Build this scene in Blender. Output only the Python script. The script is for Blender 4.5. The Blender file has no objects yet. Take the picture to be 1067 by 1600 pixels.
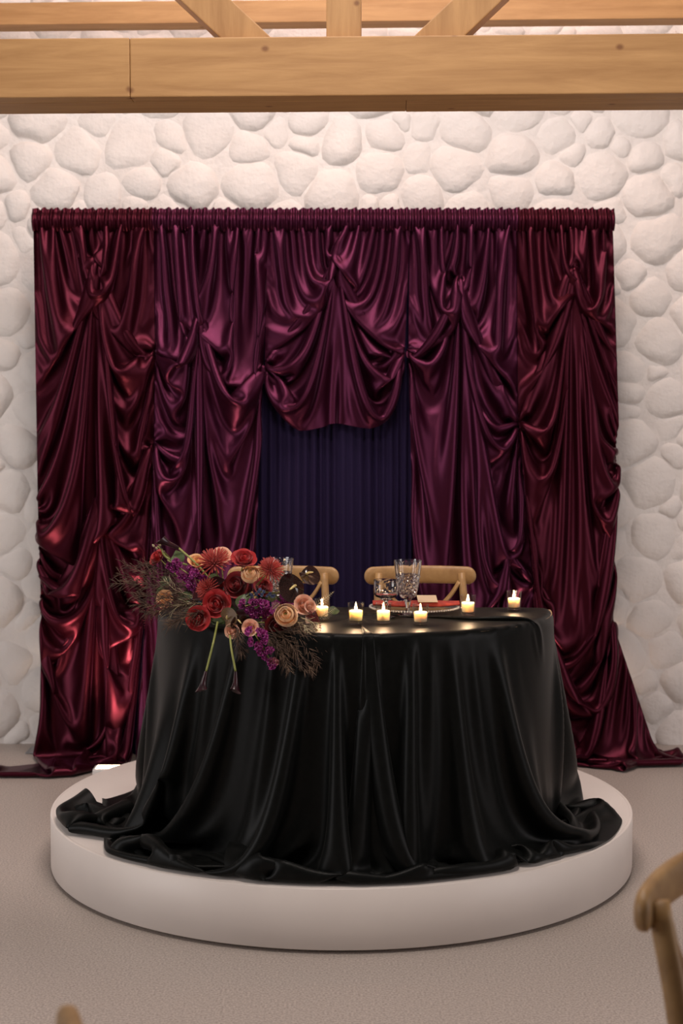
import bpy, bmesh, math, random
import numpy as np
from mathutils import Vector, Matrix, Euler, noise
sc = bpy.context.scene
COL = sc.collection
R = math.radians

# ---------------------------------------------------------------- camera
CAM_H = 1.576
PITCH = R(3.01)
FPX = 50.0 / 36.0 * 1600.0
cd = bpy.data.cameras.new('camera')
cam = bpy.data.objects.new('camera', cd); COL.objects.link(cam)
cam.location = (0, 0, CAM_H)
cam.rotation_euler = (math.pi / 2 - PITCH, 0, 0)
cd.sensor_fit = 'VERTICAL'; cd.sensor_height = 36.0; cd.lens = 50.0
cd.clip_start = 0.05; cd.clip_end = 100
cd.dof.use_dof = True; cd.dof.focus_distance = 4.75; cd.dof.aperture_fstop = 3.6
sc.camera = cam

# ---------------------------------------------------------------- colour management
vs = sc.view_settings
vs.view_transform = 'Standard'; vs.look = 'None'; vs.gamma = 1.0
vs.use_curve_mapping = False; vs.exposure = 0.08

# ---------------------------------------------------------------- world (soft ambient of the white hall)
w = bpy.data.worlds.new('world'); sc.world = w; w.use_nodes = True
bg = w.node_tree.nodes['Background']
bg.inputs[0].default_value = (1.0, 0.89, 0.82, 1); bg.inputs[1].default_value = 0.10

def area(name, loc, target, size, power, color, sizey=None):
    l = bpy.data.lights.new(name, 'AREA'); l.energy = power; l.color = color
    l.shape = 'RECTANGLE'; l.size = size; l.size_y = sizey or size
    o = bpy.data.objects.new(name, l); COL.objects.link(o)
    o.location = loc
    o.rotation_euler = (Vector(target) - Vector(loc)).to_track_quat('-Z', 'Y').to_euler()
    return o
# daylight from the tall windows on both sides of the hall, and the warm row of roof lamps
area('window_light_left', (-5.4, 2.4, 1.9), (0.2, 6.4, 1.2), 2.4, 105, (1.0, 0.95, 0.95), 2.8)
area('window_light_right', (5.4, 2.2, 1.9), (-0.2, 6.4, 1.2), 2.4, 80, (1.0, 0.92, 0.92), 2.8)
area('roof_lamp_front', (0.0, 2.9, 4.6), (0.0, 5.6, 1.0), 1.5, 92, (1.0, 0.88, 0.80), 0.6)
area('roof_lamp_back', (0.0, 4.98, 5.0), (0.0, 6.4, 1.0), 2.4, 82, (1.0, 0.85, 0.82), 0.6)
area('roof_lamp_wall', (0.4, 6.0, 4.9), (0.3, 7.2, 3.0), 3.6, 17, (1.0, 0.52, 0.30), 0.3)

# ---------------------------------------------------------------- helpers
def unproj(px, py, Y):
    u = (px - 533.5) / FPX; v = (800.0 - py) / FPX
    d = Vector((u, math.cos(PITCH) + v * math.sin(PITCH), -math.sin(PITCH) + v * math.cos(PITCH)))
    return Vector((0, 0, CAM_H)) + d * (Y / d.y)
def unprojz(px, py, Z):
    u = (px - 533.5) / FPX; v = (800.0 - py) / FPX
    d = Vector((u, math.cos(PITCH) + v * math.sin(PITCH), -math.sin(PITCH) + v * math.cos(PITCH)))
    return Vector((0, 0, CAM_H)) + d * ((Z - CAM_H) / d.z)

def mat(name, color, rough=0.5, metal=0.0, **kw):
    m = bpy.data.materials.new(name); m.use_nodes = True
    b = m.node_tree.nodes['Principled BSDF']
    b.inputs['Base Color'].default_value = (*color, 1)
    b.inputs['Roughness'].default_value = rough
    b.inputs['Metallic'].default_value = metal
    for k, v in kw.items():
        b.inputs[k.replace('_', ' ')].default_value = v
    return m
def nodes(m): return m.node_tree.nodes, m.node_tree.links, m.node_tree.nodes['Principled BSDF']
def noise_color(m, c1, c2, scale=5.0, detail=4.0, stretch=(1, 1, 1), lo=0.35, hi=0.65, bump=0.0, bumpscale=None, dist=0.01):
    """colour grain between two tones plus a fine relief"""
    n, l, b = nodes(m)
    tc = n.new('ShaderNodeTexCoord'); mp = n.new('ShaderNodeMapping'); mp.inputs['Scale'].default_value = stretch
    l.new(tc.outputs['Object'], mp.inputs[0])
    t = n.new('ShaderNodeTexNoise'); t.inputs['Scale'].default_value = scale; t.inputs['Detail'].default_value = detail
    l.new(mp.outputs[0], t.inputs['Vector'])
    r = n.new('ShaderNodeValToRGB'); r.color_ramp.elements[0].position = lo; r.color_ramp.elements[1].position = hi
    r.color_ramp.elements[0].color = (*c1, 1); r.color_ramp.elements[1].color = (*c2, 1)
    l.new(t.outputs['Fac'], r.inputs[0]); l.new(r.outputs[0], b.inputs['Base Color'])
    if bump:
        t2 = n.new('ShaderNodeTexNoise'); t2.inputs['Scale'].default_value = bumpscale or scale; t2.inputs['Detail'].default_value = 3
        l.new(mp.outputs[0], t2.inputs['Vector'])
        bp = n.new('ShaderNodeBump'); bp.inputs['Strength'].default_value = bump; bp.inputs['Distance'].default_value = dist
        l.new(t2.outputs['Fac'], bp.inputs['Height']); l.new(bp.outputs[0], b.inputs['Normal'])
    return m

def link(o, parent=None):
    COL.objects.link(o)
    if parent is not None: o.parent = parent
    return o
def mesh_obj(name, verts, faces, m, parent=None, smooth=True, loc=None):
    me = bpy.data.meshes.new(name); me.from_pydata([tuple(v) for v in verts], [], [tuple(f) for f in faces]); me.update()
    if m: me.materials.append(m)
    if smooth: me.polygons.foreach_set('use_smooth', [True] * len(me.polygons))
    o = bpy.data.objects.new(name, me); link(o, parent)
    if loc is not None: o.location = loc
    return o
def bm_obj(name, bm, m, parent=None, smooth=False, loc=None):
    me = bpy.data.meshes.new(name); bm.to_mesh(me); bm.free()
    if m: me.materials.append(m)
    if smooth: me.polygons.foreach_set('use_smooth', [True] * len(me.polygons))
    o = bpy.data.objects.new(name, me); link(o, parent)
    if loc is not None: o.location = loc
    return o
def shared(name, me, parent=None, loc=(0, 0, 0), rot=(0, 0, 0), scale=(1, 1, 1)):
    o = bpy.data.objects.new(name, me); link(o, parent)
    o.location = loc; o.rotation_euler = rot; o.scale = scale
    return o
def empty(name, loc=(0, 0, 0), rz=0.0):
    o = bpy.data.objects.new(name, None); COL.objects.link(o); o.location = loc; o.rotation_euler = (0, 0, rz)
    o.empty_display_size = 0.05
    return o
def tag(o, label=None, cat=None, group=None, kind=None):
    if label: o['label'] = label
    if cat: o['category'] = cat
    if group: o['group'] = group
    if kind: o['kind'] = kind
    return o
def copy_tree(o, parent=None):
    c = o.copy(); COL.objects.link(c); c.parent = parent
    for ch in list(o.children): copy_tree(ch, c)
    return c
def box_bm(bm, lo, hi, bevel=0.0, mtx=None):
    vs_ = [bm.verts.new((x, y, z)) for x in (lo[0], hi[0]) for y in (lo[1], hi[1]) for z in (lo[2], hi[2])]
    fs = [(0, 1, 3, 2), (4, 6, 7, 5), (0, 4, 5, 1), (2, 3, 7, 6), (0, 2, 6, 4), (1, 5, 7, 3)]
    ff = [bm.faces.new([vs_[i] for i in f]) for f in fs]
    if mtx is not None:
        for v in vs_: v.co = mtx @ v.co
    if bevel:
        es = {e for f in ff for e in f.edges}
        bmesh.ops.bevel(bm, geom=list(es), offset=bevel, segments=2, affect='EDGES', profile=0.6)
def lathe(profile, seg=32, closed_top=False):
    """verts, faces from an (r, z) profile"""
    V = []; F = []; n = len(profile)
    for i in range(seg):
        a = 2 * math.pi * i / seg
        for r_, z_ in profile: V.append((r_ * math.cos(a), r_ * math.sin(a), z_))
    for i in range(seg):
        j = (i + 1) % seg
        for k in range(n - 1): F.append((i * n + k, j * n + k, j * n + k + 1, i * n + k + 1))
    return V, F
def tube(points, radii, seg=8, squash=None):
    """swept tube along points; squash=(a,b) makes an elliptic section"""
    V = []; F = []; P = [Vector(p) for p in points]; n = len(P)
    up = None
    for i in range(n):
        t = (P[min(i + 1, n - 1)] - P[max(i - 1, 0)]).normalized()
        if up is None:
            a = Vector((0, 0, 1)) if abs(t.z) < 0.9 else Vector((1, 0, 0))
            up = (a - t * a.dot(t)).normalized()
        else:
            up = (up - t * up.dot(t)).normalized()
        s = t.cross(up); r_ = radii[i] if hasattr(radii, '__len__') else radii
        ra, rb = (r_, r_) if squash is None else (r_ * squash[0], r_ * squash[1])
        for k in range(seg):
            a = 2 * math.pi * k / seg
            V.append(P[i] + s * (ra * math.cos(a)) + up * (rb * math.sin(a)))
    for i in range(n - 1):
        for k in range(seg):
            k2 = (k + 1) % seg
            F.append((i * seg + k, i * seg + k2, (i + 1) * seg + k2, (i + 1) * seg + k))
    F.append(tuple(range(seg))[::-1]); F.append(tuple((n - 1) * seg + k for k in range(seg)))
    return V, F
class MB:
    """collects pieces into one mesh"""
    def __init__(self): self.V = []; self.F = []
    def add(self, VF, mtx=None):
        V, F = VF; o = len(self.V)
        self.V += [(mtx @ Vector(v)) if mtx is not None else Vector(v) for v in V]
        self.F += [tuple(i + o for i in f) for f in F]
        return self
    def build(self, name, m, parent=None, smooth=True, loc=None):
        return mesh_obj(name, self.V, self.F, m, parent, smooth, loc)
def bez(pts, n=24):
    """Catmull-Rom through points"""
    P = [Vector(p) for p in pts]; P = [P[0] * 2 - P[1]] + P + [P[-1] * 2 - P[-2]]; out = []
    k = len(P) - 3
    for i in range(n + 1):
        t = i / n * k; s = min(int(t), k - 1); t -= s
        a, b, c, d = P[s:s + 4]
        out.append(0.5 * ((2 * b) + (c - a) * t + (2 * a - 5 * b + 4 * c - d) * t * t + (3 * b - a - 3 * c + d) * t ** 3))
    return out
# ---------------------------------------------------------------- room shell
WALL_Y = 7.235
m_floor = mat('floor_epoxy', (0.42, 0.36, 0.31), 0.42)
noise_color(m_floor, (0.25, 0.212, 0.19), (0.49, 0.425, 0.38), 150, 5, lo=0.30, hi=0.68, bump=0.12, bumpscale=160, dist=0.004)
fl = mesh_obj('floor', [(-6, -2, 0), (6, -2, 0), (6, WALL_Y + .3, 0), (-6, WALL_Y + .3, 0)], [(0, 1, 2, 3)], m_floor, smooth=False)
tag(fl, kind='structure')

m_paint = mat('white_painted_stone', (0.80, 0.765, 0.735), 0.62)
noise_color(m_paint, (0.69, 0.65, 0.62), (0.765, 0.73, 0.70), 3.0, 6, bump=0.4, bumpscale=26, dist=0.02)
wall_b = mesh_obj('wall_back', [(-6, WALL_Y + .02, 0), (6, WALL_Y + .02, 0), (6, WALL_Y + .02, 4.6), (-6, WALL_Y + .02, 4.6)], [(0, 1, 2, 3)][::-1], m_paint, smooth=False)
tag(wall_b, 'white painted wall of rounded fieldstones set in mortar', kind='structure')

def build_stones():
    rnd = random.Random(11)
    x0, x1, z0, z1 = -5.0, 5.0, -0.1, 4.6
    # variable-size dart throwing: big boulders first, then smaller fillers
    pts = []; cell = {}
    def ok(x, z, r):
        for (a, b, c) in pts:
            if abs(a - x) < 0.4 and abs(b - z) < 0.4:
                if ((a - x) / 1.18) ** 2 + (b - z) ** 2 < (0.86 * (r + c)) ** 2: return False
        return True
    for r, n in ((0.118, 1300), (0.098, 2600), (0.078, 3500), (0.058, 4500), (0.040, 3500)):
        for _ in range(n):
            x = rnd.uniform(x0, x1); z = rnd.uniform(z0, z1); rr = r * rnd.uniform(0.92, 1.08)
            if ok(x, z, rr): pts.append((x, z, rr))
    stones = []
    for i, (x, z, r) in enumerate(pts):
        poly = [(x - .3, z - .3), (x + .3, z - .3), (x + .3, z + .3), (x - .3, z + .3)]
        for j, (a, b, c) in enumerate(pts):
            if j == i or abs(a - x) > .55 or abs(b - z) > .55: continue
            dx, dz = a - x, b - z; D2 = dx * dx + dz * dz
            t = (D2 + r * r - c * c) / (2 * D2)           # power diagram
            out = []
            for k in range(len(poly)):
                p, q = poly[k], poly[(k + 1) % len(poly)]
                sp = ((p[0] - x) * dx + (p[1] - z) * dz) / D2 - t; sq = ((q[0] - x) * dx + (q[1] - z) * dz) / D2 - t
                if sp <= 0: out.append(p)
                if sp * sq < 0:
                    f = sp / (sp - sq); out.append((p[0] + (q[0] - p[0]) * f, p[1] + (q[1] - p[1]) * f))
            poly = out
            if len(poly) < 3: break
        if len(poly) < 3: continue
        A = 0; cx = cz = 0
        for k in range(len(poly)):
            p, q = poly[k], poly[(k + 1) % len(poly)]; cr = p[0] * q[1] - q[0] * p[1]
            A += cr; cx += (p[0] + q[0]) * cr; cz += (p[1] + q[1]) * cr
        cx /= 3 * A; cz /= 3 * A
        stones.append((cx, cz, poly, math.sqrt(abs(A) / 2 / math.pi)))
    NS = 18; built = []
    for (cx, cz, poly, r) in stones:
        # support radius along rays, smoothed so that the corners turn round
        rad = []
        for k in range(NS):
            a = 2 * math.pi * k / NS; dx, dz = math.cos(a), math.sin(a); best = 1e9
            for e in range(len(poly)):
                p, q = poly[e], poly[(e + 1) % len(poly)]
                ex, ez = q[0] - p[0], q[1] - p[1]; den = dx * ez - dz * ex
                if abs(den) < 1e-9: continue
                t = ((p[0] - cx) * ez - (p[1] - cz) * ex) / den; s = ((p[0] - cx) * dz - (p[1] - cz) * dx) / den
                if t > 0 and -1e-6 <= s <= 1 + 1e-6: best = min(best, t)
            rad.append(min(best, 1.45 * r))
        for _ in range(1):
            rad = [(rad[k - 1] + 2 * rad[k] + rad[(k + 1) % NS]) / 4 for k in range(NS)]
        h = min(0.034, 0.23 * r) * rnd.uniform(0.5, 1.35)
        tx, tz = rnd.uniform(-.22, .22), rnd.uniform(-.30, .12)
        V = []; F = []
        prof = ((1.0, -0.10), (0.95, 0.10), (0.84, 0.48), (0.64, 0.80), (0.34, 0.97))
        for s, hh in prof:
            for k in range(NS):
                a = 2 * math.pi * k / NS; q = rad[k] * s
                wob = 1 + 0.22 * noise.noise(Vector((cx * 7 + math.cos(a) * 1.3, cz * 7 + math.sin(a) * 1.3, s * 2)))
                px, pz = q * math.cos(a) * wob, q * math.sin(a) * wob
                V.append((px, h * .22 - h * 1.2 * hh * (1 + (tx * px + tz * pz) / r), pz))
        V.append((0, -h * .98, 0)); c = len(V) - 1; n = len(prof)
        for i in range(n - 1):
            for k in range(NS):
                k2 = (k + 1) % NS
                F.append((i * NS + k, i * NS + k2, (i + 1) * NS + k2, (i + 1) * NS + k))
        for k in range(NS): F.append(((n - 1) * NS + k, (n - 1) * NS + (k + 1) % NS, c))
        built.append((cx, cz, r, V, F))
    # the stones that show largest are parts of the wall, the rest one joined part
    def seen(cx, cz):
        if abs(cx) > 1.92 or cz > 3.95: return 0
        if abs(cx) < 1.40 and cz < 2.62: return 0
        return 1
    order = sorted(built, key=lambda s: (-seen(s[0], s[1]), abs(s[0]) + (9 if (abs(s[0]) < 1.3 and s[1] < 2.6) else 0)))
    rest = MB()
    for i, (cx, cz, r, V, F) in enumerate(order):
        if i < 300:
            mesh_obj('stone', V, F, m_paint, wall_b, True, (cx, WALL_Y + .02, cz))
        else:
            rest.add((V, F), Matrix.Translation((cx, WALL_Y + .02, cz)))
    o = rest.build('stone_field', m_paint, wall_b); tag(o, kind='stuff')
build_stones()

# ---------------------------------------------------------------- roof timbers
m_wood = mat('pine_timber', (0.42, 0.25, 0.11), 0.6)
def wood(m, c1, c2, stretch, scale=6.0):
    n, l, b = nodes(m)
    tc = n.new('ShaderNodeTexCoord'); mp = n.new('ShaderNodeMapping'); mp.inputs['Scale'].default_value = stretch
    l.new(tc.outputs['Object'], mp.inputs[0])
    t = n.new('ShaderNodeTexNoise'); t.inputs['Scale'].default_value = scale; t.inputs['Detail'].default_value = 8; t.inputs['Roughness'].default_value = .65
    t.inputs['Distortion'].default_value = 0.4
    l.new(mp.outputs[0], t.inputs['Vector'])
    r = n.new('ShaderNodeValToRGB'); r.color_ramp.elements[0].position = .3; r.color_ramp.elements[1].position = .72
    r.color_ramp.elements[0].color = (*c1, 1); r.color_ramp.elements[1].color = (*c2, 1)
    l.new(t.outputs['Fac'], r.inputs[0])
    # knots
    v = n.new('ShaderNodeTexVoronoi'); v.voronoi_dimensions = '2D'; v.inputs['Scale'].default_value = 3.2
    sx = n.new('ShaderNodeSeparateXYZ'); ad = n.new('ShaderNodeMath'); ad.operation = 'ADD'; cx_ = n.new('ShaderNodeCombineXYZ'); ml = n.new('ShaderNodeMath'); ml.operation = 'MULTIPLY'; ml.inputs[1].default_value = .75 if stretch[0] < 1 else 1
    l.new(tc.outputs['Object'], sx.inputs[0]); l.new(sx.outputs[1], ad.inputs[0]); l.new(sx.outputs[2], ad.inputs[1])
    l.new(sx.outputs[0], ml.inputs[0]); l.new(ml.outputs[0], cx_.inputs[0]); l.new(ad.outputs[0], cx_.inputs[1]); l.new(cx_.outputs[0], v.inputs['Vector'])
    kr = n.new('ShaderNodeValToRGB'); kr.color_ramp.elements[0].position = .014; kr.color_ramp.elements[1].position = .040
    kr.color_ramp.elements[0].color = (.5, .38, .32, 1); kr.color_ramp.elements[1].color = (1, 1, 1, 1)
    l.new(v.outputs['Distance'], kr.inputs[0])
    mx = n.new('ShaderNodeMix'); mx.data_type = 'RGBA'; mx.blend_type = 'MULTIPLY'; mx.inputs[0].default_value = 1
    l.new(r.outputs[0], mx.inputs[6]); l.new(kr.outputs[0], mx.inputs[7]); l.new(mx.outputs[2], b.inputs['Base Color'])
    bp = n.new('ShaderNodeBump'); bp.inputs['Strength'].default_value = .25; bp.inputs['Distance'].default_value = .004
    l.new(t.outputs['Fac'], bp.inputs['Height']); l.new(bp.outputs[0], b.inputs['Normal'])
    return m
wood(m_wood, (0.31, 0.155, 0.052), (0.47, 0.265, 0.105), (.35, 4, 4))
m_wood_v = wood(mat('pine_timber_upright', (.4, .25, .1), .6), (0.29, 0.145, 0.048), (0.44, 0.245, 0.095), (4, 4, .35))

truss = empty('roof_truss', (0, 4.6, 2.665), R(-1.7))
tag(truss, 'pale pine roof truss with a built-up bottom chord and three web members', 'roof truss')
def plank(name, lo, hi, parent, m=m_wood, bevel=.004, mtx=None):
    bm = bmesh.new(); box_bm(bm, lo, hi, bevel, mtx)
    return bm_obj(name, bm, m, parent)
xs = (208 - 533.5) / FPX * 4.63
xs2 = (632 - 533.5) / FPX * 4.7
plank('chord_plank', (-4.5, 0.0, 0.0), (xs - .0003, .075, .187), truss)
plank('chord_plank', (xs + .0003, 0.003, 0.0), (4.5, .078, .187), truss)
plank('chord_plank', (-4.5, .080, 0.001), (xs2, .238, .186), truss)
plank('chord_plank', (xs2 + .0003, .080, 0.0), (4.5, .240, .187), truss)
cxp = (536 - 533.5) / FPX * 4.7
plank('web_post', (cxp - .056, .055, .187), (cxp + .056, .165, 2.2), truss, m_wood_v)
for s, bx in ((-1, (393 - 533.5) / FPX * 4.7), (1, (675 - 533.5) / FPX * 4.7)):
    a = R(47) * s
    mt = Matrix.Translation((bx, 0, .187)) @ Matrix.Rotation(a, 4, 'Y')
    plank('web_brace', (-.056, .057, -.07), (.056, .163, 2.6), truss, m_wood_v, mtx=mt)
led = empty('wall_beam', (0, 6.96, 3.56), R(-1.9))
tag(led, 'long pine beam running along the top of the stone wall', 'beam')
plank('beam_timber', (-5, -.05, 0), (-.62, .07, .105), led)
plank('beam_timber', (-.618, -.048, 0), (5, .07, .105), led)
# ---------------------------------------------------------------- round podium
PC = Vector((0.0, 5.345, 0)); PR = 1.085; PH = 0.205
m_pod = mat('podium_white', (0.74, 0.665, 0.60), 0.45)
noise_color(m_pod, (0.63, 0.565, 0.525), (0.68, 0.615, 0.57), 2, 3)
pod = empty('round_podium', PC)
tag(pod, 'low round white stage platform under the black draped table', 'podium')
m_dark = mat('podium_plinth', (0.05, .045, .04), .8)
V, F = lathe([(0.0, 0.0), (PR - .05, 0.0), (PR - .05, .012)], 96); mesh_obj('plinth', V, F, m_dark, pod, False)
V, F = lathe([(0.0, .012), (PR - .003, .012), (PR, .015), (PR, PH - .004), (PR - .004, PH - .001), (PR - .012, PH - .001)], 160); mesh_obj('rim', V, F, m_pod, pod)
V, F = lathe([(PR - .012, PH - .0012), (PR - .014, PH), (0.0, PH)], 160); mesh_obj('deck', V, F, m_pod, pod)
# ---------------------------------------------------------------- cloth relaxation (position based, on a grid)
def up2(a, ni, nj):
    """bilinear resample of a (i, j, 3) grid"""
    si = np.linspace(0, a.shape[0] - 1, ni); sj = np.linspace(0, a.shape[1] - 1, nj)
    i0 = np.minimum(si.astype(int), a.shape[0] - 2); j0 = np.minimum(sj.astype(int), a.shape[1] - 2)
    fi = (si - i0)[:, None, None]; fj = (sj - j0)[None, :, None]
    A = a[i0][:, j0]; B = a[i0 + 1][:, j0]; C = a[i0][:, j0 + 1]; D = a[i0 + 1][:, j0 + 1]
    return (A * (1 - fi) * (1 - fj) + B * fi * (1 - fj) + C * (1 - fi) * fj + D * fi * fj).astype(np.float32)

def solve_pair(A, B, rest, wa, wb, k, squeeze=1.0):
    """distance constraint between two slices of the grid; squeeze < 1 weakens the push when compressed"""
    d = B - A
    L = np.sqrt(np.einsum('ijk,ijk->ij', d, d)) + 1e-9
    e = (L - rest) / L
    if squeeze != 1.0: e = np.where(e < 0, e * squeeze, e)
    ws = wa + wb
    s = (k * e / np.where(ws > 0, ws, 1))[..., None] * d
    A += s * wa[..., None]; B -= s * wb[..., None]

def relax(P, rest_u, rest_v, W, steps, iters, g, damp, collide, pins=None, bend=0.12, shear=0.5, squeeze=1.0):
    """P (nu, nv, 3); rest_u between rows i, rest_v between columns j (scalars or arrays); W inverse masses"""
    Q = P.copy()
    nu, nv = P.shape[:2]
    ru = np.broadcast_to(np.asarray(rest_u, np.float32), (nu - 1, nv)); rv = np.broadcast_to(np.asarray(rest_v, np.float32), (nu, nv - 1))
    dg = np.sqrt(((ru[:, 1:] + ru[:, :-1]) / 2) ** 2 + ((rv[1:] + rv[:-1]) / 2) ** 2)
    bu = ru[1:] + ru[:-1]; bv = rv[:, 1:] + rv[:, :-1]
    for st in range(steps):
        V = (P - Q) * damp
        Q = P.copy()
        V[..., 2] -= g
        P += V * (W > 0)[..., None]
        for it in range(iters):
            for o in (0, 1):
                solve_pair(P[o:-1:2], P[o + 1::2], ru[o::2], W[o:-1:2], W[o + 1::2], 1.0, squeeze)
                solve_pair(P[:, o:-1:2], P[:, o + 1::2], rv[:, o::2], W[:, o:-1:2], W[:, o + 1::2], 1.0)
            if it % 2 == 0:
                for o in (0, 1):
                    solve_pair(P[o:-1:2, :-1], P[o + 1::2, 1:], dg[o::2], W[o:-1:2, :-1], W[o + 1::2, 1:], shear)
                    solve_pair(P[o:-1:2, 1:], P[o + 1::2, :-1], dg[o::2], W[o:-1:2, 1:], W[o + 1::2, :-1], shear)
                for o in (0, 1, 2, 3):
                    if bend and P.shape[0] > o + 3: 
                        a = P[o:-2:4]; b = P[o + 2::4]; m_ = min(len(a), len(b))
                        solve_pair(a[:m_], b[:m_], bu[o::4][:m_], W[o:-2:4][:m_], W[o + 2::4][:m_], bend)
                    if bend and P.shape[1] > o + 3:
                        a = P[:, o:-2:4]; b = P[:, o + 2::4]; m_ = min(a.shape[1], b.shape[1])
                        solve_pair(a[:, :m_], b[:, :m_], bv[:, o::4][:, :m_], W[:, o:-2:4][:, :m_], W[:, o + 2::4][:, :m_], bend)
            if pins is not None: pins(P, st / max(steps - 1, 1))
            collide(P, Q)
    return P

def grid_faces(nu, nv):
    i = np.arange(nu - 1)[:, None]; j = np.arange(nv - 1)[None, :]
    a = i * nv + j
    return np.stack([a, a + 1, a + nv + 1, a + nv], -1).reshape(-1, 4)
def grid_obj(name, P, m, parent=None, sub=0):
    nu, nv = P.shape[:2]
    me = bpy.data.meshes.new(name)
    F = grid_faces(nu, nv)
    me.vertices.add(nu * nv); me.vertices.foreach_set('co', P.astype(np.float32).ravel())
    me.loops.add(F.size); me.loops.foreach_set('vertex_index', F.ravel().astype(np.int32))
    me.polygons.add(len(F)); me.polygons.foreach_set('loop_start', np.arange(0, F.size, 4, dtype=np.int32))
    me.polygons.foreach_set('use_smooth', np.ones(len(F), bool))
    me.update(calc_edges=True); me.validate()
    me.materials.append(m)
    o = bpy.data.objects.new(name, me); link(o, parent)
    if sub:
        md = o.modifiers.new('smooth', 'SUBSURF'); md.levels = sub; md.render_levels = sub
    return o

# ---------------------------------------------------------------- velvet backdrop
CUR_Y = 6.93                        # plane of the backdrop; cloth bulges towards the room
def cpx(px, py): p = unproj(px, py, CUR_Y); return p.x, p.z
ROD_Z = cpx(500, 343)[1]

def velvet_panel(xl, xr, length, gather, pins, left, right, seed, seam_l=None, seam_r=None, nx=92, nz=220, y0=CUR_Y, bend=(.08, .25, .5)):
    """pins: (s, t0, t1, px, py) - the cloth column s (0..1 across) between t0 and t1 metres down is caught up at a point;
       t1 None lays the point on the floor.  left/right: knots (t, px, py) of the side edges"""
    rng = np.random.default_rng(seed)
    wid = xr - xl; Wr = wid * gather
    P = None
    for lev, (fx, steps, iters) in enumerate(((4, 300, 8), (2, 180, 8), (1, 90, 8))):
        nv = nx // fx; nu = nz // fx
        if P is None:
            s = np.linspace(0, 1, nv)[None, :]; t = np.linspace(0, 1, nu)[:, None]
            P = np.zeros((nu, nv, 3), np.float32)
            P[..., 0] = xl + wid * s; P[..., 2] = ROD_Z * (1 - t * .97)
            P[..., 1] = y0 - .04 - .04 * np.abs(np.sin(s * gather * 7 + t * 3)) - rng.random((nu, nv)) * .03
        else:
            P = up2(P, nu, nv); P[..., 1] -= rng.random((nu, nv)) * .004
        ru = length / (nu - 1); rv = Wr / (nv - 1)
        W = np.ones((nu, nv), np.float32)
        hold_i = []; hold_j = []; hold_p = []; start = []
        def add(i, j, p):
            if W[i, j] > 0:
                W[i, j] = 0; hold_i.append(i); hold_j.append(j); hold_p.append(p); start.append(P[i, j].copy())
        amp = min(rv * math.sqrt(max(gather * gather - 1, .01)) / gather * .5, .02)
        for j in range(nv):
            add(0, j, (xl + wid * j / (nv - 1), y0 - .016 + (amp if j % 2 else -amp), ROD_Z))
        for (s, t0, t1, px, py) in pins:
            jc = int(round(s * (nv - 1)))
            if t1 is None:
                q = unprojz(px, py, .012); add(min(int(round(t0 / ru)), nu - 1), jc, tuple(q)); continue
            x, z = cpx(px, py); i0 = max(1, int(round(t0 / ru))); i1 = min(int(round(t1 / ru)), nu - 1)
            for i in range(i0, i1 + 1):
                f = (i - i0) / max(i1 - i0, 1)
                add(i, jc, (x + (.004 if i % 2 else -.004), y0 - .030 - (.006 if i % 2 else 0), z - .022 * f))
        for j, knots in ((0, left), (nv - 1, right)):
            for (t0, xa, ya), (t1, xb, yb) in zip(knots[:-1], knots[1:]):
                i0 = t0 / ru; i1 = t1 / ru; pa = cpx(xa, ya); pb = cpx(xb, yb)
                tight = (pa[1] - pb[1]) / max(t1 - t0, 1e-6)
                zig = ru * .5 * math.sqrt(max(0, 1 - min(tight, 1) ** 2))
                for i in range(max(int(math.ceil(i0)), 1), min(int(i1), nu - 1) + 1):
                    f = (i - i0) / max(i1 - i0, 1e-6)
                    add(i, j, (pa[0] + (pb[0] - pa[0]) * f, y0 - .016 - (zig if i % 2 else 0), max(.008, pa[1] + (pb[1] - pa[1]) * f)))
        hi = np.array(hold_i); hj = np.array(hold_j); hp = np.array(hold_p, np.float32); st0 = np.array(start, np.float32)
        ramp = .5 if lev == 0 else .12
        def pin(P, f, hi=hi, hj=hj, hp=hp, st0=st0, ramp=ramp):
            k = min(1, f / ramp); P[hi, hj] = st0 + (hp - st0) * k
        def collide(P, Q):
            if seam_l is not None: np.maximum(P[..., 0], np.interp(P[..., 2], seam_l[0], seam_l[1]) + .0015, out=P[..., 0])
            if seam_r is not None: np.minimum(P[..., 0], np.interp(P[..., 2], seam_r[0], seam_r[1]) - .0015, out=P[..., 0])
            y = P[..., 1]; np.minimum(y, y0, out=y)
            z = P[..., 2]; b = z < .006
            if b.any():
                z[b] = .006; P[..., 0][b] = Q[..., 0][b] * .7 + P[..., 0][b] * .3; P[..., 1][b] = Q[..., 1][b] * .7 + P[..., 1][b] * .3
        g = (.0012, .0006, .0003)[lev]
        P = relax(P, ru, rv, W, steps, iters, g, .97, collide, pin, bend=bend[lev], shear=.35)
    return P

m_velvet_red = mat('velvet_burgundy', (.10, .006, .018), .38)
m_velvet_plum = mat('velvet_plum', (.10, .010, .035), .36)
def velvet(m, base, spec, sheen, metal=.85, rough=.35):
    n, l, b = nodes(m)
    b.inputs['Base Color'].default_value = (*base, 1); b.inputs['Metallic'].default_value = metal
    b.inputs['Roughness'].default_value = rough
    b.inputs['Sheen Weight'].default_value = .28; b.inputs['Sheen Roughness'].default_value = .25
    b.inputs['Sheen Tint'].default_value = (*sheen, 1)
    tc = n.new('ShaderNodeTexCoord'); t = n.new('ShaderNodeTexNoise'); t.inputs['Scale'].default_value = 700; t.inputs['Detail'].default_value = 2
    l.new(tc.outputs['Object'], t.inputs['Vector'])
    bp = n.new('ShaderNodeBump'); bp.inputs['Strength'].default_value = .25; bp.inputs['Distance'].default_value = .0015
    l.new(t.outputs['Fac'], bp.inputs['Height']); l.new(bp.outputs[0], b.inputs['Normal'])
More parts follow.
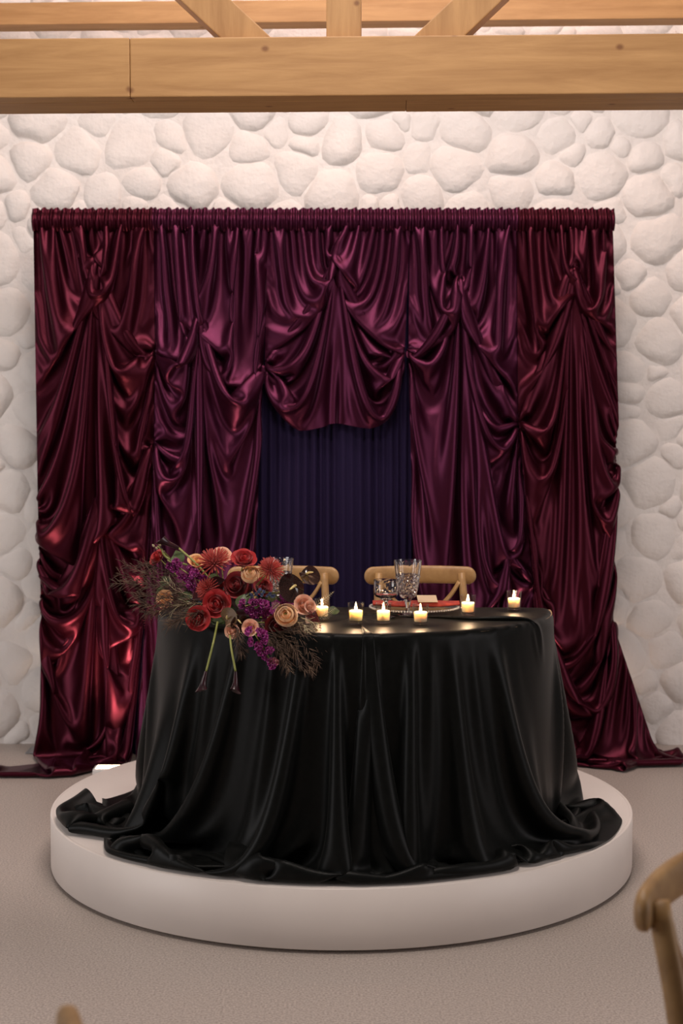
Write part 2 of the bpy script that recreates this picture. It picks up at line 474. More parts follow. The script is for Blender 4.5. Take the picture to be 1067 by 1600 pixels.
velvet(m_velvet_red, (.052, .0036, .012), None, (.50, .10, .24))
velvet(m_velvet_plum, (.060, .0072, .027), None, (.50, .20, .38))

_x = lambda p: cpx(p, 343)[0]
def seam(knots):
    """boundary line between two neighbouring panels, as x over z"""
    q = [cpx(px, py) for (px, py) in knots][::-1]
    return np.array([b for a, b in q]), np.array([a for a, b in q], np.float32)
S12 = seam([(241, 343), (243, 546), (241, 692), (232, 885), (226, 965), (210, 1185)])
S23 = seam([(419, 343), (413, 568), (412, 600)])
S34 = seam([(641, 343), (634, 545), (634, 600)])
S45 = seam([(806, 343), (808, 660), (832, 908), (834, 1185)])
P1 = velvet_panel(_x(53), _x(241), 4.2, 2.1,
    [(.5, .2, .75, 152, 404), (.60, 1.91, 2.42, 160, 770), (0, 4.2, None, 5, 1205)],
    [(0, 53, 343), (1.36, 60, 778), (2.75, 66, 960), (3.4, 62, 1165)],
    [(0, 241, 343), (.63, 243, 546), (1.0, 243, 556), (1.42, 241, 692), (1.7, 241, 700), (2.45, 230, 940), (3.3, 226, 965), (3.95, 205, 1180)], 1, None, S12)
P2 = velvet_panel(_x(239), _x(420), 3.95, 2.1,
    [(.42, .44, 1.02, 312, 484)],
    [(0, 239, 343), (.63, 242, 546), (1.0, 243, 556), (1.42, 241, 690), (1.85, 241, 700), (2.45, 232, 885), (2.9, 232, 892), (3.8, 215, 1185)],
    [(0, 420, 343), (.72, 412, 570), (1.15, 411, 582), (2.2, 398, 920), (3.0, 396, 1165)], 2, S12, None)
P3 = velvet_panel(_x(418), _x(641), 1.33, 1.65,
    [(.48, .16, .62, 525, 396)],
    [(0, 418, 343), (.70, 414, 566), (1.33, 418, 584)], [(0, 641, 343), (.62, 632, 543), (1.33, 626, 562)], 3, S23, S34, nx=100, nz=84)
P4 = velvet_panel(_x(640), _x(808), 3.95, 2.1,
    [(.46, .28, .88, 718, 432), (.80, 2.07, 2.5, 790, 856)],
    [(0, 640, 343), (.63, 638, 545), (1.05, 638, 556), (2.1, 646, 900), (2.9, 648, 1165)],
    [(0, 806, 343), (.98, 808, 658), (1.5, 808, 670), (2.26, 832, 908), (2.6, 834, 916), (3.45, 834, 1180)], 4, None, S45)
P5 = velvet_panel(_x(806), _x(956), 4.2, 2.1,
    [(.58, .22, .8, 895, 417), (1, 4.2, None, 1056, 1182)],
    [(0, 806, 343), (.98, 807, 658), (1.45, 808, 670), (2.21, 830, 905), (2.55, 832, 914), (3.4, 830, 1185)],
    [(0, 956, 343), (1.04, 966, 668), (1.08, 961, 680), (1.95, 961, 775), (2.58, 957, 966), (3.0, 957, 974), (3.68, 1022, 1168)], 5, S45, None)

m_rod = mat('steel_pipe', (.35, .35, .36), .35, 1.0)
backdrop_stand = empty('backdrop_stand', (0, CUR_Y + .03, 0))
tag(backdrop_stand, 'slim steel pipe stand carrying the velvet curtains on its crossbar', 'stand')
xl_, xr_ = _x(56), _x(953)
V, F = tube([(xl_, -.012, ROD_Z + .012), (xr_, -.012, ROD_Z + .012)], .013, 12); mesh_obj('crossbar', V, F, m_rod, backdrop_stand)
for x in (xl_ + .05, xr_ - .05):
    V, F = tube([(x, .09, .008), (x, .09, ROD_Z - .02), (x, .06, ROD_Z + .005), (x, 0, ROD_Z + .012)], .016, 12); mesh_obj('upright', V, F, m_rod, backdrop_stand)
    bm = bmesh.new(); box_bm(bm, (x - .15, .05, 0), (x + .15, .20, .008), .002); bm_obj('base_plate', bm, m_rod, backdrop_stand)

def heading(xl, xr, m, parent, seed):
    """gathered rod pocket with a small standing ruffle"""
    rnd = random.Random(seed); n = int((xr - xl) / .0035); K = 14; V = []; F = []
    ph = 0.0; ph2 = rnd.random() * 9
    for i in range(n + 1):
        x = xl + (xr - xl) * i / n
        ph += rnd.uniform(.5, 1.5)
        a = .0045 * math.sin(ph); b = .003 * math.sin(ph * .61 + ph2)
        for k in range(K):
            t = k / (K - 1)
            if t < .22:      # ruffle
                y = -.018 + a * 1.6 + (.22 - t) * .03; z = .055 - t * .075 + b * 1.5 + .0025 * math.sin(ph * .37)
            else:
                q = (t - .22) / .78
                y = -.014 - .026 * math.sin(math.pi * min(1, q * 1.02)) ** .7 + a * (1.2 + q * .8)
                z = .038 - q * .092 + b * .5
            V.append((x + b, CUR_Y + y - .004, ROD_Z + z - .004))
    for i in range(n):
        for k in range(K - 1): F.append((i * K + k, (i + 1) * K + k, (i + 1) * K + k + 1, i * K + k + 1))
    return mesh_obj('rod_pocket', V, F, m, parent)
for P, m, xa, xb, lab in (
    (P1, m_velvet_red, 51, 240.5, 'burgundy velvet curtain whose train pools on the floor beside a floor uplight'),
    (P2, m_velvet_plum, 239.5, 419, 'plum velvet curtain hanging behind the flower arrangement, caught up in one swag'),
    (P3, m_velvet_plum, 416, 642, 'short plum velvet valance swagged over the flat navy curtain'),
    (P4, m_velvet_plum, 640.5, 806.5, 'long plum velvet curtain behind the cross-back chair and the goblets'),
    (P5, m_velvet_red, 805.5, 958, 'burgundy velvet curtain with a side knot and a flared train, no lamp beside it')):
    root = empty('velvet_curtain', (0, 0, 0))
    tag(root, lab, 'curtain', 'swagged velvet curtains of the backdrop')
    grid_obj('drape', P, m, root, 1)
    heading(_x(xa), _x(xb), m, root, xa)

# flat navy curtain behind the swags
m_navy = mat('navy_poly', (.010, .005, .026), .8)
nodes(m_navy)[2].inputs['Specular IOR Level'].default_value = .15
noise_color(m_navy, (.009, .005, .024), (.013, .0065, .033), 500, 2)
rnd = random.Random(5)
def pleats(xl, xr, z0, z1, ybase, seed, pitch=.037):
    rnd = random.Random(seed); xs_ = []; x = xl; ph = []
    cents = []
    while x < xr: cents.append((x, pitch * rnd.uniform(.7, 1.3), rnd.uniform(.6, 1.2))); x += cents[-1][1]
    V = []; F = []; nu = 26; cols = []
    for (x, w_, a) in cents:
        for k in range(8): cols.append((x + w_ * k / 8, a * math.sin(2 * math.pi * k / 8)))
    for i in range(nu):
        t = i / (nu - 1); z = z0 + (z1 - z0) * t
        for (x, a) in cols:
            sway = .006 * math.sin(3.1 * t + x * 9)
            V.append((x + sway * (1 - t) , ybase + .013 * a * (.7 + .3 * (1 - t)) , z))
    n = len(cols)
    for i in range(nu - 1):
        for k in range(n - 1): F.append((i * n + k, i * n + k + 1, (i + 1) * n + k + 1, (i + 1) * n + k))
    return V, F
V, F = pleats(_x(60), _x(950), .01, ROD_Z - .005, CUR_Y + .038, 3)
o = mesh_obj('navy_curtain', V, F, m_navy)
tag(o, 'flat navy curtain in narrow straight pleats behind the two chairs', 'curtain')
# ---------------------------------------------------------------- half-moon table under black satin
TC = Vector((0.05, 5.09, 0)); TR = 0.70; TZ = PH + .755
m_ply = mat('plywood', (.35, .22, .12), .6); noise_color(m_ply, (.30, .19, .1), (.4, .26, .14), 8, 4, (1, 6, 1))
m_steel = mat('folding_leg_steel', (.3, .3, .3), .4, 1)
table = empty('half_moon_table', (TC.x, TC.y, PH))
tag(table, 'half-moon folding table hidden under the black satin cloth', 'table')
hs = [(-TR, 0.0)] + [(TR * math.cos(a), TR * math.sin(a)) for a in np.linspace(math.pi, 2 * math.pi, 40)[1:-1]] + [(TR, 0.0)]
V = [(x, y, .730) for x, y in hs] + [(x, y, .752) for x, y in hs]; n = len(hs)
F = [tuple(range(n))[::-1], tuple(range(n, 2 * n))] + [(i, (i + 1) % n, (i + 1) % n + n, i + n) for i in range(n)]
mesh_obj('tabletop', V, F, m_ply, table, False)
for x, y in ((-.5, -.08), (.5, -.08), (-.3, -.5), (.3, -.5)):
    V, F = tube([(x, y, .004), (x, y, .73)], .013, 10); mesh_obj('leg', V, F, m_steel, table)

m_satin = mat('black_satin', (.006, .0062, .006), .42)
_, _, b_ = nodes(m_satin); b_.inputs['Specular IOR Level'].default_value = .11
b_.inputs['Sheen Weight'].default_value = .02; b_.inputs['Sheen Roughness'].default_value = .4
noise_color(m_satin, (.0030, .0034, .0032), (.0045, .0050, .0047), 60, 3, bump=.06, bumpscale=300, dist=.001)
def satin_cloth():
    rng = np.random.default_rng(8)
    cx, cy = 0.05, 4.80
    def edge_dist(ph):
        """distance from the cloth centre to the table edge"""
        dx, dy = math.cos(ph), math.sin(ph)
        best = 9
        if dy > 1e-6: best = (TC.y + .005 - cy) / dy
        ox, oy = cx - TC.x, cy - TC.y; b = ox * dx + oy * dy; c = ox * ox + oy * oy - (TR + .004) ** 2
        t = -b + math.sqrt(b * b - c)
        if oy + dy * t > .005: return best
        return min(best, t)
    lev_def = ((4, 480, 8), (2, 200, 8), (1, 110, 8)); NR, NA = 96, 304
    P = None
    for lev, (fx, steps, iters) in enumerate(lev_def):
        nr = NR // fx; na = NA // fx + 1
        ph = np.linspace(-math.pi / 2 - math.pi, -math.pi / 2 + math.pi, na)      # seam at the back
        et = np.array([edge_dist(p) for p in ph])
        back = np.clip((np.sin(ph) - .12) / .5, 0, 1)                           # 1 behind the table
        side_l = np.clip(-np.cos(ph), 0, 1); side_r = np.clip(np.cos(ph), 0, 1); front = np.clip(-np.sin(ph), 0, 1)
        pool = .20 * front + .62 * side_l ** 1.3 + .50 * side_r ** 1.4 + .05 * np.sin(ph * 5 + 1) + .04 * np.sin(ph * 11)
        Lr = et + (.755 + pool) * (1 - back) + .24 * back
        s = np.linspace(0.02, 1, nr)[:, None] * Lr[None, :]
        ru = np.broadcast_to(((1 - .02) / (nr - 1) * Lr)[None, :], (nr - 1, na))
        dphi = 2 * math.pi / (na - 1)
        px, py = s * np.cos(ph), s * np.sin(ph)
        rv = np.sqrt((px[:, 1:] - px[:, :-1]) ** 2 + (py[:, 1:] - py[:, :-1]) ** 2)
        if P is None:
            e = et[None, :]; over = s - e
            drop = np.clip(over, 0, .75); fl_ = np.clip(over - .75, 0, 9)
            r_ = np.where(over < 0, s, e + .02 + drop * (.03 + .08 * side_l ** 2) + fl_)
            P = np.zeros((nr, na, 3), np.float32)
            P[..., 0] = cx + r_ * np.cos(ph); P[..., 1] = cy + r_ * np.sin(ph)
            P[..., 2] = np.where(over < 0, TZ + .006, TZ - drop + .006) + rng.random((nr, na)) * .006
            rip = .03 * np.sin(ph * 17 + 2 * np.sin(ph * 3)) * np.clip(drop, 0, .3) / .3
            P[..., 0] += rip * np.cos(ph); P[..., 1] += rip * np.sin(ph)
        else:
            P = up2(P, nr, na)
        W = np.ones((nr, na), np.float32); W[(s < .12)] = 0
        def pins(P, f):
            a = (P[:, 0] + P[:, -1]) / 2; P[:, 0] = a; P[:, -1] = a
        def collide(P, Q):
            X = P[..., 0]; Y = P[..., 1]; Z = P[..., 2]
            rr = np.hypot(X - PC.x, Y - PC.y); k = np.minimum(1, (PR - .006) / np.maximum(rr, 1e-6))
            X[:] = PC.x + (X - PC.x) * k; Y[:] = PC.y + (Y - PC.y) * k
            lo = Z < PH + .006
            Z[lo] = PH + .006
            X[lo] = Q[..., 0][lo] * .6 + X[lo] * .4; Y[lo] = Q[..., 1][lo] * .6 + Y[lo] * .4
            dx = X - TC.x; dy = Y - TC.y; d = np.hypot(dx, dy) + 1e-9
            sd = np.maximum(d - TR - .006, dy - .006)
            ins = (sd < 0) & (Z < TZ + .006)
            up = ins & ((TZ + .006 - Z) < np.minimum(-sd, .25) + .004)
            Z[up] = TZ + .006
            X[up] = Q[..., 0][up] * .5 + X[up] * .5; Y[up] = Q[..., 1][up] * .5 + Y[up] * .5
            sidep = ins & ~up
            bk = sidep & ((dy - .006) > (d - TR - .006)); Y[bk] = TC.y + .006
            ft = sidep & ~bk
            f_ = (TR + .006) / d[ft]; X[ft] = TC.x + dx[ft] * f_; Y[ft] = TC.y + dy[ft] * f_
        P = relax(P, ru.astype(np.float32), rv.astype(np.float32), W, steps, iters, (.003, .0012, .0005)[lev], .97, collide, pins, bend=(.02, .07, .16)[lev], shear=.3, squeeze=.3)
    P[0] = P[0].mean(0)
    return P
CLOTH = satin_cloth()
o = grid_obj('satin_tablecloth', CLOTH, m_satin, None, 1)
tag(o, 'floor-length black satin cloth draped over the table and pooling on the podium', 'tablecloth')
# ---------------------------------------------------------------- cross-back chairs
m_oak = mat('honey_oak', (.36, .21, .09), .48)
wood(m_oak, (.23, .12, .042), (.40, .235, .092), (3, 3, 3), 5)
m_rattan = mat('rattan', (.45, .30, .15), .6); noise_color(m_rattan, (.36, .23, .11), (.52, .36, .19), 90, 2, bump=.4, bumpscale=120, dist=.003)
m_screw = mat('dark_screw', (.05, .04, .035), .4, .8)
def make_chair():
    root = empty('cross_back_chair', (0, 0, 0))
    def T(name, pts, r, squash=None, n=16, seg=10, par=root, m=m_oak):
        V, F = tube(bez(pts, n), r, seg, squash); return mesh_obj(name, V, F, m, par)
    # seat frame and woven seat
    N = 40
    def ring(a, b, z, p=3.2):
        return [(a * math.copysign(abs(math.cos(t)) ** (2 / p), math.cos(t)), b * math.copysign(abs(math.sin(t)) ** (2 / p), math.sin(t)), z) for t in np.linspace(0, 2 * math.pi, N, endpoint=False)]
    V = ring(.215, .205, .425) + ring(.222, .212, .432) + ring(.222, .212, .452) + ring(.213, .203, .460) + ring(.175, .165, .458) + ring(.175, .165, .43)
    F = [(k * N + i, k * N + (i + 1) % N, (k + 1) * N + (i + 1) % N, (k + 1) * N + i) for k in range(5) for i in range(N)]
    F += [(5 * N + i, 5 * N + (i + 1) % N, (i + 1) % N, i) for i in range(N)]
    mesh_obj('seat_frame', V, F, m_oak, root)
    V = ring(.178, .168, .452) + ring(.12, .11, .448) + ring(.05, .045, .446) + [(0, 0, .445)]
    F = [(k * N + i, k * N + (i + 1) % N, (k + 1) * N + (i + 1) % N, (k + 1) * N + i) for k in range(2) for i in range(N)] + [(2 * N + i, 2 * N + (i + 1) % N, 3 * N) for i in range(N)]
    mesh_obj('seat', V, F, m_rattan, root)
    for s in (-1, 1):
        T('leg', [(s * .195, -.19, 0), (s * .19, -.182, .22), (s * .182, -.172, .43)], [.015] * 17)
        T('leg', [(s * .200, .235, 0), (s * .192, .205, .24), (s * .186, .198, .45), (s * .172, .225, .66), (s * .160, .268, .842)], [.0175] * 25, (1.15, .85), 24)
        T('side_stretcher', [(s * .193, -.18, .20), (s * .195, .205, .20)], .010, n=6)
        # bent strips crossing in the back
        T('cross_brace', [(s * .168, .212, .49), (s * .10, .236, .58), (-s * .02, .262 + s * .007, .665), (-s * .11, .262, .75), (-s * .150, .258, .81)], .016, (.95, .42), 26)
    T('front_stretcher', [(-.19, -.183, .25), (.19, -.183, .25)], .010, n=6)
    T('rear_stretcher', [(-.19, .208, .25), (.19, .208, .25)], .010, n=6)
    # curved top rail with rounded ends
    V = []; F = []; n = 44; K = 16; half = .217; hh = .034
    for i in range(n + 1):
        u = -1 + 2 * i / n; x = half * math.sin(u * math.pi / 2)
        e = max(0, (abs(x) - (half - hh)) / hh); h = hh * math.sqrt(max(0, 1 - e * e)) + .0006
        y = .302 - .030 * (x / half) ** 2
        for k in range(K):
            a = 2 * math.pi * k / K
            cy = math.copysign(abs(math.cos(a)) ** .6, math.cos(a)); cz = math.copysign(abs(math.sin(a)) ** .8, math.sin(a))
            V.append((x, y + .014 * cy * min(1, h / hh * 1.3), .831 + h * cz + .004 * (1 - (x / half) ** 2)))
    for i in range(n):
        for k in range(K):
            k2 = (k + 1) % K; F.append((i * K + k, i * K + k2, (i + 1) * K + k2, (i + 1) * K + k))
    F += [tuple(range(K))[::-1], tuple(n * K + k for k in range(K))]
    rail = mesh_obj('top_rail', V, F, m_oak, root)
    for s in (-1, 1):
        V, F = lathe([(0, .002), (.004, .002), (.0055, 0), (.0055, -.012)], 12)
        mesh_obj('screw', [(v[0] + s * .158, .253 - v[2], v[1] + .838) for v in V], [f[::-1] for f in F], m_screw, rail)
    return root
chair = make_chair()
GRP = 'cross-back wooden chairs'
def put_chair(o, x, y, z, rz, label):
    o.location = (x, y, z); o.rotation_euler = (0, 0, rz); tag(o, label, 'chair', GRP)
put_chair(chair, .312, 5.215, PH + .003, R(1.5), 'honey-coloured cross-back chair on the podium behind the coupe glass and goblet')
c2 = copy_tree(chair); put_chair(c2, -.236, 5.215, PH + .003, R(-2), 'honey-coloured cross-back chair on the podium half hidden by the flower arrangement')
c3 = copy_tree(chair); put_chair(c3, .812, 2.19, 0, R(54), 'honey-coloured cross-back chair standing on the open floor, out of focus')
c4 = copy_tree(chair); put_chair(c4, -.60, 1.53, 0, R(-84), 'wooden cross-back chair of which only the tip of the rail shows')
# ---------------------------------------------------------------- things on the table
TOPZ = TZ + .0085
_cl = CLOTH.reshape(-1, 3)
def on_cloth(px, py, r=.03):
    """point of the cloth top under a picture point, lifted onto the highest wrinkle under the foot"""
    q = unprojz(px, py, TOPZ); k = np.hypot(_cl[:, 0] - q.x, _cl[:, 1] - q.y) < r
    q.z = float(_cl[k, 2].max()) + .0012 if k.any() else TOPZ
    return q
def thin_glass(name, tint=(1, 1, 1), rough=0.0):
    m = bpy.data.materials.new(name); m.use_nodes = True; n, l = m.node_tree.nodes, m.node_tree.links
    n.clear(); out = n.new('ShaderNodeOutputMaterial'); tr = n.new('ShaderNodeBsdfTransparent'); gl = n.new('ShaderNodeBsdfGlossy'); mx = n.new('ShaderNodeMixShader')
    lw = n.new('ShaderNodeLayerWeight'); lw.inputs[0].default_value = .5
    pw = n.new('ShaderNodeMath'); pw.operation = 'POWER'; pw.inputs[1].default_value = 3.5
    ma = n.new('ShaderNodeMath'); ma.operation = 'MULTIPLY_ADD'; ma.inputs[1].default_value = .65; ma.inputs[2].default_value = .045
    tr.inputs[0].default_value = (*tint, 1); gl.inputs['Roughness'].default_value = rough
    l.new(lw.outputs['Facing'], pw.inputs[0]); l.new(pw.outputs[0], ma.inputs[0])
    l.new(ma.outputs[0], mx.inputs[0]); l.new(tr.outputs[0], mx.inputs[1]); l.new(gl.outputs[0], mx.inputs[2]); l.new(mx.outputs[0], out.inputs[0])
    return m
m_vglass = thin_glass('votive_glass', (.97, .95, .92), .02)
m_crystal = mat('crystal', (1, 1, 1), 0.0, Transmission_Weight=1.0, IOR=1.52)
m_wax = mat('candle_wax', (.93, .80, .62), .5, Subsurface_Weight=1.0, Subsurface_Scale=.022)
nodes(m_wax)[2].inputs['Subsurface Radius'].default_value = (1.0, .85, .65)
m_wick = mat('wick', (.02, .015, .01), .9)
m_flame = mat('flame', (1, .7, .3), .5)
b_ = nodes(m_flame)[2]; b_.inputs['Emission Color'].default_value = (1, .62, .25, 1); b_.inputs['Emission Strength'].default_value = 22
def make_votive():
    root = empty('votive_candle', (0, 0, 0))
    V, F = lathe([(.0, .0), (.0215, .0), (.0230, .002), (.0262, .068), (.0268, .069), (.0246, .0685), (.0218, .012), (.0, .011)], 28)
    mesh_obj('glass_cup', V, F, m_vglass, root)
    V, F = lathe([(0, .0115), (.0195, .0115), (.0205, .014), (.0215, .041), (.0200, .0435), (.015, .0425), (.004, .0415), (0, .0415)], 24)
    wx = mesh_obj('wax', V, F, m_wax, root)
    V, F = tube([(0, 0, .041), (.0006, 0, .046), (.0012, 0, .050)], .0008, 6); mesh_obj('wick', V, F, m_wick, root)
    V, F = lathe([(0, .047), (.0026, .0495), (.0036, .053), (.0032, .058), (.0018, .064), (.0006, .069), (0, .071)], 12)
    mesh_obj('flame', V, F, m_flame, root)
    return root
vot = make_votive()
VOT = [(503, 968, 'lit votive candle in clear glass partly behind the fern tips of the flowers'),
       (556, 976, 'lit votive candle in clear glass standing between the flowers and the coupe'),
       (599, 974, 'lit votive candle in clear glass directly in front of the coupe'),
       (657, 976, 'lit votive candle in clear glass just beside the foot of the tall goblet'),
       (731, 966, 'lit votive candle in clear glass in front of the chair post'),
       (803, 953, 'lit votive candle in clear glass standing alone at the table end')]
FLAMES = []
for i, (px, py, lab) in enumerate(VOT):
    o = vot if i == 0 else copy_tree(vot)
    q = on_cloth(px, py); o.location = q; o.rotation_euler = (0, 0, i * 1.1)
    tag(o, lab, 'candle', 'lit votive candles on the table')
    l_ = bpy.data.lights.new('candle_light', 'POINT'); l_.energy = 1.3; l_.color = (1, .68, .42); l_.shadow_soft_size = .006
    lo = bpy.data.objects.new('candle_light', l_); COL.objects.link(lo); lo.location = q + Vector((0, 0, .061))

# coupe
q = on_cloth(603, 966, .04)
coupe = empty('coupe_glass', q); tag(coupe, 'wide clear crystal coupe glass beside the taller cut goblet', 'glass')
def facet(profile, seg, fl=.0, z0=0, z1=1, n=12):
    V, F = lathe(profile, seg); out = []
    for (x, y, z) in V:
        if z0 < z < z1:
            a = math.atan2(y, x); k = 1 - fl * abs(math.sin(a * n / 2)); x *= k; y *= k
        out.append((x, y, z))
    return out, F
V, F = facet([(0, .0632), (.022, .0640), (.034, .0685), (.041, .078), (.0425, .092), (.0422, .104), (.0417, .116), (.0415, .1245), (.0413, .1258), (.0408, .1262), (.0403, .1258), (.0401, .1245), (.0403, .116), (.0408, .104), (.0411, .092), (.0395, .080), (.033, .071), (.0, .066)], 48, .03, .064, .10, 14)
V2, F2 = lathe([(0, .0605), (.022, .062)], 48)
mesh_obj('bowl', V, F, m_crystal, coupe)
V, F = lathe([(.0, .0), (.034, .0), (.035, .002), (.012, .006), (.006, .012), (.005, .034), (.009, .042), (.006, .050), (.010, .057), (.022, .0625), (.0, .0628)], 40)
mesh_obj('stem', V, F, m_crystal, coupe)
def make_goblet():
    root = empty('cut_goblet', (0, 0, 0))
    # bowl with diamond-cut relief
    seg = 72; prof = []
    for i in range(41):
        t = i / 40; z = .062 + t * .126
        r_ = .024 + .020 * (t ** .55) + .004 * t
        prof.append((r_, z, t))
    V = []; n = len(prof)
    for s in range(seg):
        a = 2 * math.pi * s / seg
        for (r_, z, t) in prof:
            k = 1.0
            if .05 < t < .62:
                u = a * 12 / (2 * math.pi); v_ = t * 11
                d = abs(((u + v_ / 2) % 1) - .5) + abs(((u - v_ / 2) % 1) - .5)
                k = 1 + .085 * (d - .5)
            elif t <= .97:
                k = 1 - .018 * abs(math.sin(a * 6))
            V.append((r_ * k * math.cos(a), r_ * k * math.sin(a), z))
    inner = [(r_ - .003, z, t) for (r_, z, t) in prof[3:]][::-1]
    m2 = len(inner); off = len(V)
    for s in range(seg):
        a = 2 * math.pi * s / seg
        for (r_, z, t) in inner: V.append((r_ * math.cos(a), r_ * math.sin(a), z))
    F = []
    for s in range(seg):
        s2 = (s + 1) % seg
        for k in range(n - 1): F.append((s * n + k, s2 * n + k, s2 * n + k + 1, s * n + k + 1))
        F.append((s * n + n - 1, s2 * n + n - 1, off + s2 * m2, off + s * m2))
        for k in range(m2 - 1): F.append((off + s * m2 + k, off + s2 * m2 + k, off + s2 * m2 + k + 1, off + s * m2 + k + 1))
    F.append(tuple(off + s * m2 + m2 - 1 for s in range(seg))); F.append(tuple(s * n for s in range(seg))[::-1])
    mesh_obj('bowl', V, F, m_crystal, root, smooth=False)
    V, F = facet([(0, 0), (.033, 0), (.035, .003), (.014, .008), (.0075, .016), (.0065, .026), (.0085, .036), (.010, .046), (.013, .056), (.024, .0612), (0, .0614)], 36, .10, .012, .058, 8)
    mesh_obj('stem', V, F, m_crystal, root, smooth=False)
    return root
gob = make_goblet(); gob.location = on_cloth(637, 964, .04)
tag(gob, 'tall cut-crystal goblet standing between two votive candles', 'glass', 'cut-crystal goblets')
g2 = copy_tree(gob); g2.location = on_cloth(438, 955, .04); g2.rotation_euler = (0, 0, .3)
tag(g2, 'cut-crystal goblet mostly hidden behind the flower arrangement', 'glass', 'cut-crystal goblets')

# place setting behind the glasses
q = Vector((unprojz(648, 958, TOPZ).x, 4.925, TOPZ))
q.z = float(_cl[np.hypot(_cl[:, 0] - q.x, _cl[:, 1] - q.y) < .12, 2].max()) - .001
m_clear = thin_glass('charger_glass', (.93, .92, .9), .03)
m_bead = mat('clear_bead', (.9, .88, .85), .08, Transmission_Weight=.7, IOR=1.5)
ch = empty('beaded_charger', q); tag(ch, 'clear glass charger plate with a beaded rim behind the glasses', 'charger plate')
V, F = lathe([(0, .003), (.11, .003), (.155, .010), (.156, .012), (.110, .0055), (0, .0055)], 56); mesh_obj('plate', V, F, m_clear, ch)
bm = bmesh.new(); bmesh.ops.create_icosphere(bm, subdivisions=1, radius=.0042); me = bpy.data.meshes.new('bead'); bm.to_mesh(me); bm.free(); me.materials.append(m_bead)
me.polygons.foreach_set('use_smooth', [True] * len(me.polygons))
for i in range(96):
    a = 2 * math.pi * i / 96; shared('bead', me, ch, (.155 * math.cos(a), .155 * math.sin(a), .0125))
m_nap = mat('red_napkin', (.24, .02, .012), .8); noise_color(m_nap, (.20, .016, .010), (.29, .028, .016), 60, 3, bump=.2, bumpscale=300, dist=.002)
V = []; F = []; nx_, ny_ = 40, 10
for i in range(nx_ + 1):
    for j in range(ny_ + 1):
        u = i / nx_ * 2 - 1; v = j / ny_ * 2 - 1
        wv = .030 * (1 - .45 * math.exp(-(u * 3) ** 2))
        V.append((u * .150, v * wv + .006 * math.sin(u * 5), .020 + .011 * math.cos(v * 1.4) * (1 - .35 * abs(u)) + .005 * math.sin(v * 9 + u * 3) + .004 * u * u))
for i in range(nx_):
    for j in range(ny_): F.append((i * (ny_ + 1) + j, (i + 1) * (ny_ + 1) + j, (i + 1) * (ny_ + 1) + j + 1, i * (ny_ + 1) + j + 1))
o = mesh_obj('red_napkin', V, F, m_nap, None, True, q + Vector((.005, -.01, 0)))
sd = o.modifiers.new('thick', 'SOLIDIFY'); sd.thickness = .006
tag(o, 'folded rust-red cloth napkin lying across the beaded charger', 'napkin')
m_card = mat('menu_card', (.50, .37, .24), .7)
bm = bmesh.new(); box_bm(bm, (-.034, -.05, 0), (.034, .05, .0018), .0004, Matrix.Rotation(R(7), 4, 'X'))
o = bm_obj('menu_card', bm, m_card, None, False, q + Vector((.045, .01, .038)))
tag(o, 'cream menu card resting on the red napkin behind the goblet', 'card')
# ---------------------------------------------------------------- flower arrangement at the table end
rnd = random.Random(21)
ARR = Vector(unprojz(352, 962, TOPZ))
arr = empty('flower_arrangement', ARR)
tag(arr, 'loose autumn flower arrangement of red, peach and purple blooms spilling over the table edge', 'flower arrangement')
def petal_mat(name, c1, c2, rough=.55, sss=.15):
    m = mat(name, c1, rough, Sheen_Weight=.25, Subsurface_Weight=sss, Subsurface_Scale=.006)
    return noise_color(m, c1, c2, 55, 3, bump=.15, bumpscale=140, dist=.002)
m_red = petal_mat('rose_red', (.36, .005, .010), (.54, .016, .018))
m_deep = petal_mat('rose_deep_red', (.20, .004, .009), (.32, .009, .014))
m_peach = petal_mat('ranunculus_peach', (.90, .48, .22), (.95, .62, .34))
m_blush = petal_mat('blush', (.86, .44, .30), (.93, .60, .44))
m_mum = petal_mat('mum_red', (.34, .014, .010), (.52, .035, .020))
m_purple = petal_mat('stock_purple', (.30, .014, .19), (.50, .045, .34))
m_mauve = petal_mat('stock_faded', (.42, .12, .16), (.55, .24, .24))
m_blue = petal_mat('delphinium_blue', (.22, .32, .58), (.45, .55, .75))
m_calla = mat('calla_black', (.022, .005, .008), .28); noise_color(m_calla, (.018, .004, .007), (.045, .010, .014), 30, 2)
m_anth = mat('anthurium_black', (.018, .006, .005), .14); noise_color(m_anth, (.012, .004, .004), (.04, .016, .012), 22, 2)
m_brownanth = mat('anthurium_brown', (.10, .05, .018), .55); noise_color(m_brownanth, (.06, .026, .010), (.15, .08, .028), 22, 2)
m_spadix = mat('spadix', (.75, .58, .24), .5)
m_stem = mat('stem_green', (.24, .27, .06), .5); noise_color(m_stem, (.20, .22, .05), (.32, .33, .09), 20, 2)
m_leaf = mat('leaf_green', (.06, .09, .025), .45); noise_color(m_leaf, (.04, .065, .02), (.10, .13, .045), 25, 3)
m_twig = mat('smoky_grass', (.09, .055, .035), .7); noise_color(m_twig, (.05, .026, .018), (.15, .09, .055), 30, 3)
m_straw = mat('pale_grass', (.45, .38, .22), .7); noise_color(m_straw, (.33, .27, .14), (.58, .50, .32), 30, 3)
m_amar = mat('amaranth_red', (.13, .006, .014), .8)
m_core = mat('flower_eye', (.22, .24, .06), .6)

